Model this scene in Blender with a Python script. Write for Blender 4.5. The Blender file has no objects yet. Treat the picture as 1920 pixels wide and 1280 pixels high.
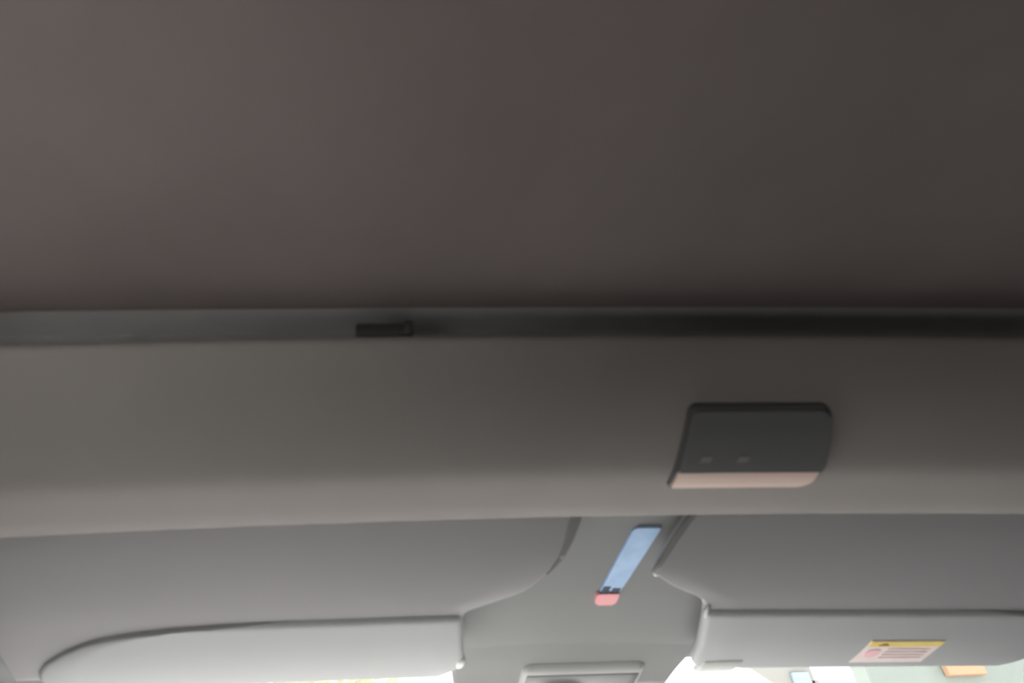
import bpy, bmesh, math, random
from mathutils import Matrix, Vector

random.seed(7)
sc = bpy.context.scene
COL = sc.collection

# ------------------------------------------------------------------ camera
CAM_Z = 1.0
cam_d = bpy.data.cameras.new('camera')
cam = bpy.data.objects.new('camera', cam_d)
COL.objects.link(cam)
R = Vector((0.99809, -0.04722, -0.03996)); U = Vector((0.00227, -0.61697, 0.78698)); F = R.cross(U) * -1
F.normalize(); R = F.cross(U).normalized(); U = R.cross(F).normalized()
cam.matrix_world = Matrix(((R.x, U.x, -F.x, 0), (R.y, U.y, -F.y, 0), (R.z, U.z, -F.z, CAM_Z), (0, 0, 0, 1)))
cam_d.sensor_width = 36
cam_d.lens = 1450 / 1920 * 36
cam_d.shift_x = 272 / 1920
cam_d.clip_start = 0.02
cam_d.clip_end = 300
cam_d.dof.use_dof = True
cam_d.dof.focus_distance = 2.5
cam_d.dof.aperture_fstop = 6.8
sc.camera = cam

# ------------------------------------------------------------------ sky, sun, exposure
w = bpy.data.worlds.new('sky'); sc.world = w; w.use_nodes = True
nt = w.node_tree; nt.nodes.clear()
bg = nt.nodes.new('ShaderNodeBackground'); out = nt.nodes.new('ShaderNodeOutputWorld')
bg.inputs[0].default_value = (0.93, 0.97, 1.0, 1); bg.inputs[1].default_value = 3.2
nt.links.new(bg.outputs[0], out.inputs[0])
sun_d = bpy.data.lights.new('sun', 'SUN'); sun_d.energy = 52.0; sun_d.angle = math.radians(2); sun_d.color = (1, .98, .95)
sun = bpy.data.objects.new('sun', sun_d); COL.objects.link(sun)
# sunlight comes from ahead and from the right
sun.rotation_euler = Vector((0.22, 0.72, 0.74)).to_track_quat('Z', 'Y').to_euler()
sun.location = (25, 30, 40)
sc.view_settings.view_transform = 'Standard'; sc.view_settings.look = 'None'
sc.view_settings.gamma = 1.0; sc.view_settings.use_curve_mapping = False
sc.view_settings.exposure = 0.0
sc.cycles.use_denoising = True
sc.cycles.max_bounces = 12; sc.cycles.diffuse_bounces = 6; sc.cycles.transparent_max_bounces = 12
sc.cycles.sample_clamp_indirect = 4.0

# ------------------------------------------------------------------ materials
def mat(name, col, rough=.9, bump=0., bscale=400., vary=0., vscale=6., metal=0., spec=.3, sheen=0.):
    m = bpy.data.materials.new(name); m.use_nodes = True
    n = m.node_tree.nodes; l = m.node_tree.links
    b = n['Principled BSDF']
    b.inputs['Base Color'].default_value = (*col, 1)
    b.inputs['Roughness'].default_value = rough
    b.inputs['Metallic'].default_value = metal
    b.inputs['Specular IOR Level'].default_value = spec
    if sheen: b.inputs['Sheen Weight'].default_value = sheen
    tc = n.new('ShaderNodeTexCoord')
    if vary:
        t = n.new('ShaderNodeTexNoise'); t.inputs['Scale'].default_value = vscale; t.inputs['Detail'].default_value = 3
        l.new(tc.outputs['Object'], t.inputs['Vector'])
        r = n.new('ShaderNodeValToRGB')
        r.color_ramp.elements[0].position = .3; r.color_ramp.elements[1].position = .7
        r.color_ramp.elements[0].color = (*[c * (1 - vary) for c in col], 1)
        r.color_ramp.elements[1].color = (*[min(1, c * (1 + vary)) for c in col], 1)
        l.new(t.outputs['Fac'], r.inputs['Fac']); l.new(r.outputs['Color'], b.inputs['Base Color'])
    if bump:
        t2 = n.new('ShaderNodeTexNoise'); t2.inputs['Scale'].default_value = bscale; t2.inputs['Detail'].default_value = 2
        l.new(tc.outputs['Object'], t2.inputs['Vector'])
        bp = n.new('ShaderNodeBump'); bp.inputs['Strength'].default_value = bump; bp.inputs['Distance'].default_value = .001
        l.new(t2.outputs['Fac'], bp.inputs['Height']); l.new(bp.outputs['Normal'], b.inputs['Normal'])
    return m

def glass_mat(name, tint=(.965, .965, .965)):
    m = bpy.data.materials.new(name); m.use_nodes = True
    n = m.node_tree.nodes; l = m.node_tree.links; n.clear()
    o = n.new('ShaderNodeOutputMaterial'); mx = n.new('ShaderNodeMixShader'); lw = n.new('ShaderNodeLayerWeight'); fr = n.new('ShaderNodeMapRange')
    tr = n.new('ShaderNodeBsdfTransparent'); gl = n.new('ShaderNodeBsdfGlossy')
    tr.inputs[0].default_value = (*tint, 1); gl.inputs['Roughness'].default_value = .02; lw.inputs[0].default_value = .25
    l.new(lw.outputs['Facing'], fr.inputs[0]); fr.inputs[1].default_value = 0; fr.inputs[2].default_value = 1; fr.inputs[3].default_value = .04; fr.inputs[4].default_value = .45
    l.new(fr.outputs[0], mx.inputs[0]); l.new(tr.outputs[0], mx.inputs[1]); l.new(gl.outputs[0], mx.inputs[2]); l.new(mx.outputs[0], o.inputs[0])
    return m

M = dict(
    headliner=mat('headliner_fabric', (.139, .116, .114), .95, .3, 900, .06, 9),
    console=mat('console_fabric', (.285, .264, .255), .9, .15, 900, .03, 8),
    header=mat('header_trim', (.248, .252, .254), .8, .1, 700),
    visor=mat('visor_vinyl', (.36, .352, .363), .75, .12, 800, .02, 7),
    pad=mat('visor_pad', (.44, .453, .462), .7, .1, 800, .02, 7),
    clip=mat('clip_plastic', (.60, .62, .60), .6),
    edge=mat('visor_edge_strip', (.20, .20, .20), .6),  # grey of the shade laid along the visor rims
    dark=mat('black_plastic', (.05, .05, .052), .45, .05, 900),
    gap=mat('dark_channel_plastic', (.30, .29, .29), .8),
    seam=mat('seam_shadow_rubber', (.06, .06, .06), .8),  # plain dark rubber
    lampcover=mat('lamp_cover', (.145, .145, .148), .38, spec=.35),
    lampstrip=mat('lamp_diffuser', (.78, .60, .54), .5),
    rim=mat('lamp_rim', (.10, .10, .10), .5),
    icon=mat('lamp_icon', (.24, .23, .24), .6),
    gloss=mat('grey_gloss_plastic', (.42, .42, .42), .35, spec=.5),
    mirror=mat('mirror_cover', (.44, .445, .445), .6),
    mirror_face=mat('mirror_face', (.12, .128, .13), .3, spec=.5),
    blue=mat('blue_tag', (.44, .64, 1.0), .6, vary=.12, vscale=45),
    pink=mat('pink_tag', (1.0, .42, .44), .6, vary=.05, vscale=60),
    navy=mat('navy_print', (.05, .07, .11), .7),
    yellow=mat('yellow_band', (1.0, .76, .24), .6, vary=.06, vscale=40),
    paper=mat('label_paper', (1.0, .83, .82), .6, vary=.05, vscale=60),
    pinkprint=mat('pink_print', (1.0, .62, .66), .6),
    lineprint=mat('line_print', (.92, .72, .71), .6),
    brownprint=mat('brown_print', (.36, .2, .06), .6),
    cabin=mat('cabin_plastic', (.13, .128, .125), .8, .1, 300),
    dash=mat('dashboard_plastic', (.42, .42, .41), .8, .1, 300),
    carpet=mat('carpet', (.13, .125, .12), 1, .3, 300),
    ground=mat('concrete_ground', (.54, .53, .51), .95, .2, 5, .1, .6),
    strip=mat('white_concrete', (.80, .79, .77), .9, .2, 5, .05, .8),
    asphalt=mat('asphalt', (.055, .055, .055), .95, .3, 30, .15, 1.5),
    mint=mat('mint_wall', (.25, .28, .255), .9, vary=.03, vscale=2),
    cream=mat('cream_wall', (.88, .87, .78), .9, vary=.03, vscale=2),
    eave=mat('eave_board', (.25, .245, .225), .9),
    orange=mat('orange_sign', (.46, .29, .18), .7),
    bluepanel=mat('blue_panel', (.27, .38, .45), .7),
    leaf=mat('leaf', (.34, .40, .05), .7, vary=.2, vscale=3),
    bark=mat('bark', (.2, .15, .1), .9, .4, 20),
    darkwall=mat('dark_brick', (.09, .085, .08), .95),
    steel=mat('body_paint', (.8, .8, .8), .4),
    glass=glass_mat('window_glass'),
    privacy=glass_mat('privacy_glass', (.5, .5, .5)),
)

# ------------------------------------------------------------------ helpers
def link(name, me, m, parent=None, smooth=True):
    o = bpy.data.objects.new(name, me); COL.objects.link(o)
    if m: me.materials.append(M[m])
    if parent: o.parent = parent
    for p in me.polygons: p.use_smooth = smooth
    return o

def mesh(name, vs, fs, m, parent=None, smooth=True, org=(0, 0, 0)):
    ox, oy, oz = org
    me = bpy.data.meshes.new(name)
    me.from_pydata([(x - ox, y - oy, z - oz) for x, y, z in vs], [], fs)
    bm = bmesh.new(); bm.from_mesh(me)
    bmesh.ops.remove_doubles(bm, verts=bm.verts, dist=1e-6)
    bmesh.ops.recalc_face_normals(bm, faces=bm.faces); bm.to_mesh(me); bm.free()
    o = link(name, me, m, parent, smooth)
    if not parent: o.location = org
    return o

def tag(o, label, cat, group=None):
    o['label'] = label; o['category'] = cat
    if group: o['group'] = group
    return o

def struct(o, label=None):
    o['kind'] = 'structure'
    if label: o['label'] = label
    return o

def empty(name, loc):
    o = bpy.data.objects.new(name, None); COL.objects.link(o); o.location = loc; o.empty_display_size = .02
    return o

def box(name, a, b, m, parent=None, bev=0., org=(0, 0, 0), seg=2):
    (x0, y0, z0), (x1, y1, z1) = a, b
    vs = [(x, y, z) for x in (x0, x1) for y in (y0, y1) for z in (z0, z1)]
    fs = [(0, 1, 3, 2), (4, 6, 7, 5), (0, 4, 5, 1), (2, 3, 7, 6), (0, 2, 6, 4), (1, 5, 7, 3)]
    o = mesh(name, vs, fs, m, parent, False, org)
    if bev:
        bm = bmesh.new(); bm.from_mesh(o.data)
        bmesh.ops.bevel(bm, geom=bm.edges[:], offset=bev, segments=seg, affect='EDGES', profile=.5)
        bm.to_mesh(o.data); bm.free()
    return o

CX = 0.27            # the car's middle
def droop(x, k): return -k * (x - CX) ** 2

def sweep(name, prof, x0, x1, n, m, k=0., thick=None, parent=None, org=(0, 0, 0), kfun=None):
    """closed or open (y, z) profile swept across the car, sagging by k towards the sides"""
    vs, fs = [], []
    np_ = len(prof)
    for i in range(n + 1):
        x = x0 + (x1 - x0) * i / n
        for (y, z) in prof:
            vs.append((x, y, z + (kfun(x) if kfun else droop(x, k))))
    for i in range(n):
        for j in range(np_):
            j2 = (j + 1) % np_
            fs.append((i * np_ + j, i * np_ + j2, (i + 1) * np_ + j2, (i + 1) * np_ + j))
    fs.append(tuple(range(np_))); fs.append(tuple(n * np_ + j for j in range(np_)))
    return mesh(name, vs, fs, m, parent, True, org)

def sharp(o, ang=35):
    me = o.data
    bm = bmesh.new(); bm.from_mesh(me)
    for e in bm.edges:
        if len(e.link_faces) == 2 and e.calc_face_angle(0) > math.radians(ang): e.smooth = False
    bm.to_mesh(me); bm.free()
    return o

def interp(tab, y):
    if y <= tab[0][0]: return tab[0][1]
    for (a, b) in zip(tab[:-1], tab[1:]):
        if y <= b[0]:
            t = (y - a[0]) / (b[0] - a[0]); return a[1] + (b[1] - a[1]) * t
    return tab[-1][1]

def loft(name, rows, m, parent=None, org=(0, 0, 0), nx=14, zfun=None, skew=(0, 0)):
    """rows: (y, x_left, x_right, z_bottom, thickness): a cushion with rounded rims"""
    vs, fs = [], []
    K = None
    for (y, xl, xr, zb, t) in rows:
        r = t / 2; ring = []
        for i in range(nx + 1):
            ring.append((xl + r + (xr - xl - 2 * r) * i / nx, zb))
        for a in (30, 60, 90, 120, 150):
            A = math.radians(a - 90); ring.append((xr - r + r * math.cos(A), zb + r + r * math.sin(A)))
        for i in range(nx + 1):
            ring.append((xr - r - (xr - xl - 2 * r) * i / nx, zb + t))
        for a in (30, 60, 90, 120, 150):
            A = math.radians(90 + a); ring.append((xl + r + r * math.cos(A), zb + r + r * math.sin(A)))
        K = len(ring)
        for (x, z) in ring: vs.append((x, y + skew[0] * (x - skew[1]) * min(1, max(0, (y - .65) / .09)), z + (zfun(x, y) if zfun else 0)))
    for i in range(len(rows) - 1):
        for j in range(K):
            j2 = (j + 1) % K
            fs.append((i * K + j, i * K + j2, (i + 1) * K + j2, (i + 1) * K + j))
    fs.append(tuple(range(K))); fs.append(tuple((len(rows) - 1) * K + j for j in range(K)))
    return sharp(mesh(name, vs, fs, m, parent, True, org), 50)

# ------------------------------------------------------------------ the cabin shell
XL, XR = -.40, .94
# ceiling: headliner sheet, its sides curling down to the door rails, its front edge ending in a gap
def roofz(x): 
    u = abs(x - CX) / .67
    return 1.364 - .018 * (x - CX) ** 2 - .10 * max(0, (u - .72) / .28) ** 2
vs, fs = [], []
NX = 48
ys = [-1.6, -1.0, -.5, 0, .1, .2, .3, .36, .395, .412, .421, .4255, .426]
zs = [-.02, 0, 0, 0, 0, 0, 0, 0, -.0005, -.0012, -.0018, 0.001, .004]
xs = [XL + (XR - XL) * i / NX for i in range(NX + 1)]
for y, dz in zip(ys, zs):
    for x in xs: vs.append((x, y, roofz(x) + dz))
for y in reversed(ys):
    for x in xs: vs.append((x, y if y < .42 else y - .0005, roofz(x) + .012 + (-.02 if y < -1.5 else 0)))
nr = 2 * len(ys); c = NX + 1
for j in range(nr):
    j2 = (j + 1) % nr
    for i in range(NX): fs.append((j * c + i, j * c + i + 1, j2 * c + i + 1, j2 * c + i))
for i in (0, NX): fs.append(tuple(j * c + i for j in range(nr)))
struct(sharp(mesh('ceiling', vs, fs, 'headliner'), 40), 'dark grey fabric headliner across the top of the cabin')

# outer roof skin above everything (keeps daylight out of the gap)
struct(sharp(sweep('roof', [(-1.62, 1.385), (.60, 1.405), (.96, 1.275), (.965, 1.283), (.61, 1.42), (-1.63, 1.40)], XL - .03, XR + .03, 24, 'steel', .03)))
# dark lining of the gap
struct(sharp(sweep('trim_1', [(.30, 1.377), (.452, 1.3725), (.458, 1.369), (.459, 1.350), (.465, 1.350), (.465, 1.382), (.30, 1.382)], XL, XR, 24, 'gap', .02)), 'dark channel between headliner and front panel')

# front overhead panel: rounded lip, sloping face, flatter underside, front edge
CP = [(.475, 1.353), (.450, 1.353), (.4415, 1.3515), (.4362, 1.3485), (.4340, 1.345), (.4348, 1.3410), (.4385, 1.3365), (.446, 1.3293), (.460, 1.3187), (.476, 1.3094), (.492, 1.3010),
      (.508, 1.2941), (.520, 1.2895), (.527, 1.2872), (.533, 1.2857), (.541, 1.2846), (.552, 1.2840), (.580, 1.2833), (.603, 1.2828), (.6065, 1.2838), (.608, 1.287), (.608, 1.318), (.595, 1.318), (.590, 1.310), (.53, 1.315), (.495, 1.328)]
con = sharp(sweep('overhead_panel', CP, XL + .005, XR - .005, 48, 'console', .036), 50)
tag(con, 'wide dark grey overhead panel crossing the whole cabin under the headliner', 'overhead panel')

# header trim behind the visors, running down to the windscreen; a tongue carries the mirror
HP = [(.610, 1.3035), (.64, 1.298), (.72, 1.284), (.796, 1.2706), (.86, 1.2592), (.905, 1.251), (.917, 1.251), (.915, 1.262), (.80, 1.287), (.612, 1.315)]
struct(sharp(sweep('trim_2', HP, XL, XR, 48, 'header', .02), 40), 'grey header trim between the two sun visors')
rows = []
for i in range(21):
    t = i / 20; y = .850 + .165 * t
    hw = .135 - .010 * t + .02 * (1 - t) ** 2
    zb = 1.2620 - .170 * (y - .850) - .055 * max(0, y - .85) - .30 * max(0, y - .93) ** 1.5
    rows.append((y, .287 - hw, .287 + hw, zb, .012))
struct(loft('trim_3', rows, 'header', nx=20), 'grey tongue of header trim around the mirror mount')

for nm, xa, xb in (('trim_10', -.43, -.268), ('trim_11', .818, .97)):
    rows = []
    for i in range(13):
        t = i / 12; y = .835 + .227 * t
        a, b = (xa, xb - .10 * t ** 1.3) if xa < 0 else (xa + .10 * t ** 1.3, xb)
        rows.append((y, a, b, 1.2502 - .10 * (y - .835) - .9 * max(0, y - .90) ** 1.5, .014))
    struct(loft(nm, rows, 'header'), 'grey pillar trim at the outer end of a sun visor')
# side rails, pillars, doors, floor, rear
def bar(name, pts, wx, wz, m, bev=.008):
    vs, fs = [], []
    for (x, y, z) in pts:
        for (a, b) in ((-1, -1), (1, -1), (1, 1), (-1, 1)): vs.append((x + a * wx / 2, y, z + b * wz / 2))
    for i in range(len(pts) - 1):
        for j in range(4): fs.append((i * 4 + j, i * 4 + (j + 1) % 4, i * 4 + 4 + (j + 1) % 4, i * 4 + 4 + j))
    fs.append((0, 1, 2, 3)); n = 4 * (len(pts) - 1); fs.append((n, n + 1, n + 2, n + 3))
    o = mesh(name, vs, fs, m, None, False)
    md = o.modifiers.new('bevel', 'BEVEL'); md.width = bev; md.segments = 3
    return struct(o)
for s, side in ((-1, 'left'), (1, 'right')):
    xe = XL if s < 0 else XR
    bar('trim_4' if s < 0 else 'trim_5', [(xe, -1.6, 1.28), (xe, .4, 1.29), (xe, .75, 1.27), (xe - s * .01, .93, 1.235), (xe + s * .06, 1.30, 1.0), (xe + s * .10, 1.55, .84)], .085, .075, 'header')
    bar('trim_6' if s < 0 else 'trim_7', [(xe + s * .05, -.30, .9), (xe + s * .005, -.28, 1.27)], .06, .10, 'cabin')
    d = box('wall_' + side, (xe + s * .05 - .04, -1.6, .15), (xe + s * .05 + .04, 1.65, .93), 'cabin', bev=.01)
    struct(d)
    # side glazing: clear, except right rear: privacy glass, added to cut side light
    for k, (yb0, yb1, yt0, yt1, gm) in enumerate(((-.28, .33, -.28, .26, 'glass'), (-1.55, -.28, -1.50, -.28, 'glass' if s < 0 else 'privacy'))):
        nm = 'window_%d' % (2 + k * 2 + (0 if s < 0 else 1))
        q = [(xe + s * .05, yb0, .92), (xe + s * .05, yb1, .92), (xe + s * .01, yt1, 1.265), (xe + s * .01, yt0, 1.265)]
        q += [(x + s * .004, y, z) for x, y, z in q]
        struct(mesh(nm, q, [(0, 1, 2, 3), (4, 5, 6, 7), (0, 1, 5, 4), (1, 2, 6, 5), (2, 3, 7, 6), (3, 0, 4, 7)], gm, None, False))
for s, side in ((-1, 'left'), (1, 'right')):  # panels ahead of the side windows, added to cut side light
    xe = XL if s < 0 else XR
    q = [(xe + s * .05, .33, .90), (xe + s * .09, 1.50, .86), (xe + s * .005, .93, 1.23), (xe + s * .01, .26, 1.27)]
    q += [(x + s * .02, y, z) for x, y, z in q]
    struct(mesh('trim_8' if s < 0 else 'trim_9', q, [(0, 1, 2, 3), (4, 5, 6, 7), (0, 1, 5, 4), (1, 2, 6, 5), (2, 3, 7, 6), (3, 0, 4, 7)], 'cabin', None, False))
struct(box('floor', (XL - .1, -1.65, .12), (XR + .1, 1.65, .16), 'carpet'))
struct(box('wall_back', (XL - .06, -1.66, .15), (XR + .06, -1.58, 1.40), 'cabin', bev=.01))
struct(sharp(sweep('dashboard', [(.98, .62), (.96, .74), (1.0, .80), (1.15, .825), (1.62, .80), (1.66, .78), (1.66, .16), (1.2, .16), (1.05, .45)], XL - .01, XR + .01, 12, 'dash', .03), 40))
# windscreen: a real pane with thickness
struct(sharp(sweep('window_1', [(.925, 1.258), (1.25, 1.055), (1.62, .80), (1.623, .804), (1.253, 1.060), (.928, 1.262)], XL - .03, XR + .03, 20, 'glass', .03), 60), 'windscreen glass below the visors')
# bonnet
struct(sharp(sweep('bonnet', [(1.62, .80), (2.0, .80), (2.45, .72), (2.6, .60), (2.6, .2), (1.64, .2)], XL - .05, XR + .05, 16, 'steel', .06), 40))

# ------------------------------------------------------------------ dome lamp on the overhead panel
def cz(x, y): 
    pts = [(a, b) for a, b in CP[6:19]]
    return interp(pts, y) + droop(x, .036)
def lamp_patch(name, rowspec, lift, depth, m, parent, org):
    """a shallow tile that follows the panel: rowspec (y, xl, xr)"""
    vs, fs = [], []; n = 16
    for off in (-lift, depth):
        for (y, xl, xr) in rowspec:
            for i in range(n + 1):
                x = xl + (xr - xl) * i / n
                vs.append((x, y, cz(x, y) + off))
    nr = len(rowspec); c = n + 1; B = nr * c
    for j in range(nr - 1):
        for i in range(n):
            a = j * c + i
            fs.append((a, a + 1, a + c + 1, a + c)); fs.append((B + a, B + a + c, B + a + c + 1, B + a + 1))
    loop = [i for i in range(c)] + [j * c + n for j in range(1, nr)] + [(nr - 1) * c + i for i in range(n - 1, -1, -1)] + [j * c for j in range(nr - 2, 0, -1)]
    for a, b in zip(loop, loop[1:] + loop[:1]): fs.append((a, b, B + b, B + a))
    return sharp(mesh(name, vs, fs, m, parent, True, org), 40)
def rrows(y0, y1, xl, xr, r0l, r0r, r1l, r1r, n=20):
    rs = []
    for i in range(n + 1):
        # denser near the ends
        t = .5 - .5 * math.cos(math.pi * i / n); y = y0 + (y1 - y0) * t
        def cut(d, r):
            return r - math.sqrt(max(0, r * r - (r - d) ** 2)) if d < r else 0
        a = xl(y) + cut(y - y0, r0l) + cut(y1 - y, r1l); b = xr(y) - cut(y - y0, r0r) - cut(y1 - y, r1r)
        rs.append((y, a, b))
    return rs
lo = (.337, .51, 1.297)
lamp = tag(empty('dome_lamp', lo), 'small black rectangular dome lamp set into the overhead panel', 'dome lamp')
xl = lambda y: interp([(.474, .2785), (.55, .2810)], y)
xr = lambda y: interp([(.474, .3865), (.497, .3930), (.520, .3970), (.552, .3960)], y)
lamp_patch('bezel', rrows(.4725, .5495, lambda y: xl(y) - .0022, lambda y: xr(y) + .0014, .006, .010, .003, .012), .0035, .001, 'rim', lamp, lo)
cov = lamp_patch('cover', rrows(.4742, .5268, lambda y: xl(y) + .0012, xr, .005, .009, .001, .002), .0062, .002, 'lampcover', lamp, lo)
lamp_patch('diffuser', rrows(.5275, .5475, lambda y: xl(y) + .0002, lambda y: xr(y) - .0012, .001, .002, .002, .011), .0052, .002, 'lampstrip', lamp, lo)
for x in (.2985, .328):
    ic = lamp_patch('icon', [(y, x - .004 + (.5135 - y) * .3 , x + .004 + (.5135 - y) * .3) for y in (.511, .5135, .516)], .0066, -.0058, 'icon', lamp, lo)

# ------------------------------------------------------------------ grip in the gap
go = (.0455, .431, 1.352)
g = tag(empty('finger_grip', go), 'small black plastic grip sticking out of the gap above the panel', 'grip')
box('base', (.0265, .4330, 1.3465), (.065, .455, 1.3570), 'dark', g, .002, go, 3)
box('end_stop', (.0625, .4315, 1.3460), (.0680, .453, 1.3580), 'dark', g, .0018, go, 3)

# ------------------------------------------------------------------ sun visors
def vz(y): return 1.2957 - .47 * (y - .612) + .88 * (y - .612) ** 2 if y < .737 else 1.2507 - .2 * (y - .737)
def lift(y): return .75 * max(0, y - .79) ** 2
def padz(y): return vz(y) + .004 - .0070 + lift(y)
def frange(a, b, n): return [a + (b - a) * i / n for i in range(n + 1)]
def visor(name, label, inner, outer, s, pad_in, pad_out, pad_top, pad_end, y_end):
    """inner/outer: x by y of the panel's two side edges; s=-1 left visor (inner edge on its right)"""
    o = ((interp(inner, .7) + interp(outer, .7)) / 2, .74, 1.25)
    root = tag(empty(name, o), label, 'sun visor', 'sun visors')
    rows = []
    for y in frange(.6125, y_end, 34):
        a, b = interp(outer, y), interp(inner, y)
        if s > 0: a, b = b, a
        e = min(y - .6125, y_end - y); t = .010 if e > .005 else .004 + .006 * math.sin(e / .005 * math.pi / 2)
        rows.append((y, a, b, vz(y) + lift(y) + .0006 + (.010 - t) / 2, t))
    sk = (.07, .42) if s > 0 else (-.03, .138)
    pn = loft('panel', rows, 'visor', root, o, skew=sk)
    # raised lower pad
    rows = []
    ys = []
    for i in range(37):
        t = .5 - .5 * math.cos(math.pi * i / 36); ys.append(pad_top + (pad_end - pad_top) * t)
    for y in ys:
        a, b = interp(pad_out, y), interp(pad_in, y)
        if s > 0: a, b = b, a
        e0 = (y - pad_top) / .012; e1 = (pad_end - y) / .010
        k = min(1, math.sin(min(1, max(0, e0)) * math.pi / 2), math.sin(min(1, max(0, e1)) * math.pi / 2))
        t = .004 + .0085 * k
        rows.append((y, a, b, vz(y) + .004 - .0070 * k + lift(y), t))
    loft('pad', rows, 'pad', root, o, skew=sk)
    return root, o

inL = [(.612, .232), (.6296, .2298), (.6495, .2272), (.669, .2224), (.6885, .2133), (.702, .205), (.712, .1967), (.722, .182), (.729, .1683), (.738, .151), (.746, .140), (.794, .143), (.838, .150), (.852, .147), (.862, .138)]
outL = [(.612, -.318), (.862, -.318)]
pinL = [(.743, .128), (.747, .137), (.755, .139), (.794, .144), (.838, .1515), (.852, .1495), (.862, .143), (.874, .132), (.883, .115)]
poutL = [(.743, .05), (.745, .00), (.750, -.08), (.757, -.16), (.765, -.205), (.775, -.230), (.79, -.254), (.81, -.276), (.83, -.287), (.85, -.290), (.862, -.284), (.874, -.272), (.883, -.255)]
vl, ol = visor('sun_visor', 'grey sun visor without any sticker, left of the blue strip', inL, outL, -1, pinL, poutL, .743, .883, .858)
inR = [(.612, .336), (.6298, .3273), (.6486, .3209), (.671, .3157), (.686, .3125), (.692, .3123), (.702, .3194), (.709, .330), (.7166, .3404), (.728, .3621), (.736, .372), (.75, .379), (.785, .388), (.823, .397), (.846, .400), (.862, .404)]
outR = [(.612, .835), (.862, .835)]
pinR = [(.746, .392), (.750, .383), (.757, .381), (.785, .3885), (.823, .3975), (.846, .4005), (.860, .404), (.872, .412), (.880, .425)]
poutR = [(.746, .60), (.750, .70), (.757, .76), (.768, .79), (.79, .806), (.85, .806), (.862, .798), (.872, .785), (.880, .765)]
vr, orr = visor('sun_visor', 'grey sun visor carrying a yellow and white warning sticker', inR, outR, 1, pinR, poutR, .746, .880, .858)
# shade along each visor's inner rim, laid on as a dark strip
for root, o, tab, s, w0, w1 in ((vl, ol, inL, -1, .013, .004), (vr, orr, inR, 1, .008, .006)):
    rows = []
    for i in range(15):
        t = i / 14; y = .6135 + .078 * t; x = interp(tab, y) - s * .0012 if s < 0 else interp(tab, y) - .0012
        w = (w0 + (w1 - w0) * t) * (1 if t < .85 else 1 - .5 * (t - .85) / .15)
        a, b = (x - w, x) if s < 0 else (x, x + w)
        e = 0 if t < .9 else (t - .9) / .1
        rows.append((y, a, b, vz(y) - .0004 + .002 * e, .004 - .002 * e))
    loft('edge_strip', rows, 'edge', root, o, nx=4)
# clips and glossy edge pieces
loft('clip', [(y, .4125 + d, .4585 - d, padz(y) - .0012 + e, .007 - e) for y, d, e in ((.848, .002, .003), (.852, 0, .0), (.870, 0, 0), (.880, .0008, .0004), (.8845, .003, .002), (.886, .006, .004))], 'clip', vr, orr)
def bead(name, c, d, r, m, parent, org):
    bm = bmesh.new(); bmesh.ops.create_uvsphere(bm, u_segments=12, v_segments=8, radius=1)
    me = bpy.data.meshes.new(name); q = Vector(d).to_track_quat('Z', 'Y').to_matrix().to_4x4()
    bm.transform(Matrix.Translation(Vector(c) - Vector(org)) @ q @ Matrix.Diagonal((r, r, Vector(d).length, 1))); bm.to_mesh(me); bm.free()
    return link(name, me, m, parent)
bead('pivot_pin', (.2205, .668, vz(.668) + .0025), (-.0025, .006, -.002), .0030, 'gloss', vl, ol)
bead('pivot_pin', (.3160, .6925, vz(.6925) + .0025), (.001, .005, -.0016), .0028, 'gloss', vr, orr)
bead('pivot_pin', (.3815, .748, vz(.748) - .001), (.001, .010, -.003), .0025, 'gloss', vr, orr)
bead('corner_tip', (.1465, .842, vz(.842) + .004), (.001, .016, -.002), .0065, 'gloss', vl, ol)

# ------------------------------------------------------------------ warning sticker on the right visor
def sheet(name, pts, lift, th, m, parent, org, zf):
    vs = [(x, y + .07 * (x - .42), zf(x, y) - lift) for x, y in pts] + [(x, y + .07 * (x - .42), zf(x, y) - lift + th) for x, y in pts]
    n = len(pts); fs = [tuple(range(n)), tuple(n + i for i in range(n))]
    for i in range(n): fs.append((i, (i + 1) % n, n + (i + 1) % n, n + i))
    return mesh(name, vs, fs, m, parent, False, org)
so = (.629, .835, padz(.835))
st = tag(empty('warning_sticker', so), 'yellow and pinkish white warning sticker on the right sun visor', 'sticker')
zf = lambda x, y: padz(y)
R4 = lambda x0, y0, x1, y1: [(x0, y0), (x1, y0), (x1, y1), (x0, y1)]
sheet('backing', R4(.5855, .8040, .6725, .8560), .0006, .0008, 'paper', st, so, zf)
sheet('yellow_band', R4(.5865, .8050, .6715, .8160), .0010, .0006, 'yellow', st, so, zf)
sheet('warning_mark', [(.5975, .8137), (.610, .8137), (.606, .8093), (.6015, .8093)], .0014, .0006, 'brownprint', st, so, zf)
disc = [(.6005 + .0085 * math.cos(a * math.pi / 10), .8330 + .0095 * math.sin(a * math.pi / 10)) for a in range(20)]
sheet('pictogram', disc, .00075, .0003, 'pinkprint', st, so, zf)
for yy in (.822, .829, .836, .843):
    sheet('print_line', R4(.614, yy, .664, yy + .0016), .00072, .0003, 'lineprint', st, so, zf)

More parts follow.
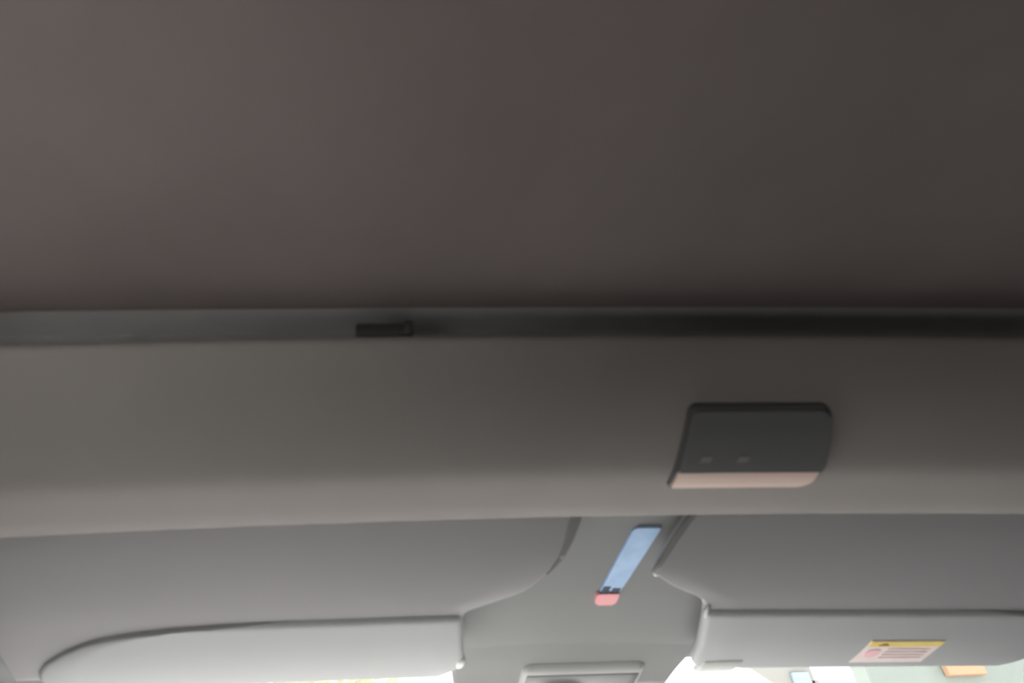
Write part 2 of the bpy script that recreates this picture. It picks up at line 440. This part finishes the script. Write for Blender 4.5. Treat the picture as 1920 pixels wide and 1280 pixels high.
# ------------------------------------------------------------------ blue strip with pink end between the visors
def hz(x, y): return interp(HP[:6], y) + droop(x, .02)
to = (.300, .72, hz(.3, .72))
tg = tag(empty('tag_strip', to), 'light blue strip with a pink end between the two sun visors', 'tag')
def ribbon(name, rows, lift, th, m):
    vs, fs = [], []
    for (y, a, b) in rows:
        vs += [(a, y, hz(a, y) - lift), (b, y, hz(b, y) - lift), (b, y, hz(b, y) - lift + th), (a, y, hz(a, y) - lift + th)]
    for i in range(len(rows) - 1):
        for j in range(4): fs.append((i * 4 + j, i * 4 + (j + 1) % 4, i * 4 + 4 + (j + 1) % 4, i * 4 + 4 + j))
    n = 4 * (len(rows) - 1); fs.append((0, 1, 2, 3)); fs.append((n, n + 1, n + 2, n + 3))
    return mesh(name, vs, fs, m, tg, False, to)
ribbon('blue_body', [(.6545, .2935, .3140), (.6565, .2905, .3150), (.660, .2892, .3150), (.70, .2872, .3115), (.74, .2855, .3080), (.762, .2843, .3055)], .0022, .0022, 'blue')
ribbon('dark_print', [(.7535, .2862, .2935), (.7665, .2850, .2925)], .0027, .0012, 'navy')
ribbon('dark_print', [(.757, .2960, .3045), (.7675, .2955, .3035)], .0027, .0012, 'navy')
ribbon('pink_end', [(.7655, .2840, .3045), (.768, .2822, .3055), (.777, .2826, .3062), (.783, .2842, .3058), (.787, .2885, .3030)], .0036, .0036, 'pink')

# ------------------------------------------------------------------ mirror mount below the header tongue
mo = (.305, .96, 1.225)
mm = tag(empty('mirror_mount', mo), 'grey mirror mount cover at the bottom edge between the sun visors', 'mirror mount')
def mz(y): return 1.2392 - .25 * (y - .926)
rows = []
for i in range(25):
    t = i / 24; y = .913 + .115 * t * t
    e = min(1, (y - .913) / .014); k = math.sin(e * math.pi / 2) ** .8
    rows.append((y, .2315 + .006 * (1 - k), .3785 - .006 * (1 - k), mz(y) + .0065 * (1 - k), .018 - .004 * (1 - k)))
loft('shell', rows, 'mirror', mm, mo)
rows = [(y, .2385, .3715, mz(y) - d, .004) for y, d in ((.9300, .0002), (.932, .0012), (.95, .0012), (.99, .0012), (1.02, .0012))]
loft('cover_plate', rows, 'mirror_face', mm, mo)
box('stem', (.285, .985, 1.150), (.325, 1.02, mz(.985) + .002), 'dark', mm, .006, mo, 3)

# ------------------------------------------------------------------ outside
struct(box('ground', (-60, -60, -.08), (60, 60, -.02), 'asphalt'), 'dark asphalt around the parked car')
struct(box('pavement', (-.8, -14, -.06), (60, 60, 0), 'ground'), 'pale concrete the car stands on')
struct(box('pavement_strip', (-2.15, -14, -.06), (-.8, 60, .001), 'strip'), 'white strip of concrete beside the car')  # added reflector, throws sunlight up to the left headliner
# unseen wall and overhead slab, added to shade the car's right side
dw = box('wall_outside', (2.6, -12, 0), (2.9, 2.85, 4.0), 'darkwall', org=(2.75, -4, 0))
struct(box('carport_roof', (1.55, -6, 4.0), (3.2, 6.8, 4.12), 'darkwall'), 'carport roof reaching out from the wall')
struct(dw, 'dark wall beside the parked car')
bo = (10.5, 14, 0)
b = tag(empty('shop_building', bo), 'pale green building outside with an orange sign, seen under the right visor', 'building')
box('wall', (9.7, 14, 0), (22, 14.4, 6.5), 'mint', b, 0, bo)
box('sign', (11.10, 13.85, 4.36), (11.80, 13.99, 4.60), 'orange', b, .02, bo)
bo2 = (8, 12.5, 0)
b2 = tag(empty('canopy', bo2), 'beige slanted canopy board with a blue panel outside the windscreen', 'canopy')
mesh('board', [(6.45, 12, 4.15), (6.80, 12, 3.87), (7.05, 12, 3.72), (7.45, 12, 3.72), (7.45, 12, 4.9), (6.45, 12, 4.9), (6.45, 12.15, 4.15), (6.80, 12.15, 3.87), (7.05, 12.15, 3.72), (7.45, 12.15, 3.72), (7.45, 12.15, 4.9), (6.45, 12.15, 4.9)],
     [(0, 1, 2, 3, 4, 5), (6, 7, 8, 9, 10, 11), (0, 1, 7, 6), (1, 2, 8, 7), (2, 3, 9, 8), (3, 4, 10, 9), (4, 5, 11, 10), (5, 0, 6, 11)], 'eave', b2, False, bo2)
box('panel', (7.10, 11.93, 3.6), (7.36, 11.995, 4.0), 'bluepanel', b2, .01, bo2)
box('post', (7.40, 12.0, 0), (7.52, 12.12, 3.9), 'eave', b2, .01, bo2)
# tree
tr = (.1, 12, 0)
t = tag(empty('tree', tr), 'bright yellow-green tree outside below the left visor', 'tree')
vs, fs = [], []
for i in range(7):
    z = 2.6 * i / 6; r = .16 - .012 * i
    for a in range(10): vs.append((tr[0] + r * math.cos(a * .628) + .05 * math.sin(i), 12 + r * math.sin(a * .628), z))
for i in range(6):
    for a in range(10): fs.append((i * 10 + a, i * 10 + (a + 1) % 10, i * 10 + 10 + (a + 1) % 10, i * 10 + 10 + a))
mesh('trunk', vs, fs, 'bark', t, True, tr)
vs, fs = [], []
for i in range(5000):
    d = Vector((random.gauss(0, 1), random.gauss(0, 1), random.gauss(0, 1))).normalized() * random.uniform(.55, 1)
    p = Vector((tr[0] + d.x * 1.45, 12 + d.y * 1.3, 3.2 + d.z * 1.2))
    u = Vector((random.gauss(0, 1), random.gauss(0, 1), random.gauss(0, 1))).normalized() * .11
    v = u.orthogonal().normalized() * .06
    n = len(vs); vs += [tuple(p - u), tuple(p + v), tuple(p + u), tuple(p - v)]; fs.append((n, n + 1, n + 2, n + 3))
me = bpy.data.meshes.new('foliage'); me.from_pydata([(x - tr[0], y - 12, z) for x, y, z in vs], [], fs)
fo = link('foliage', me, 'leaf', t, False); fo['kind'] = 'stuff'
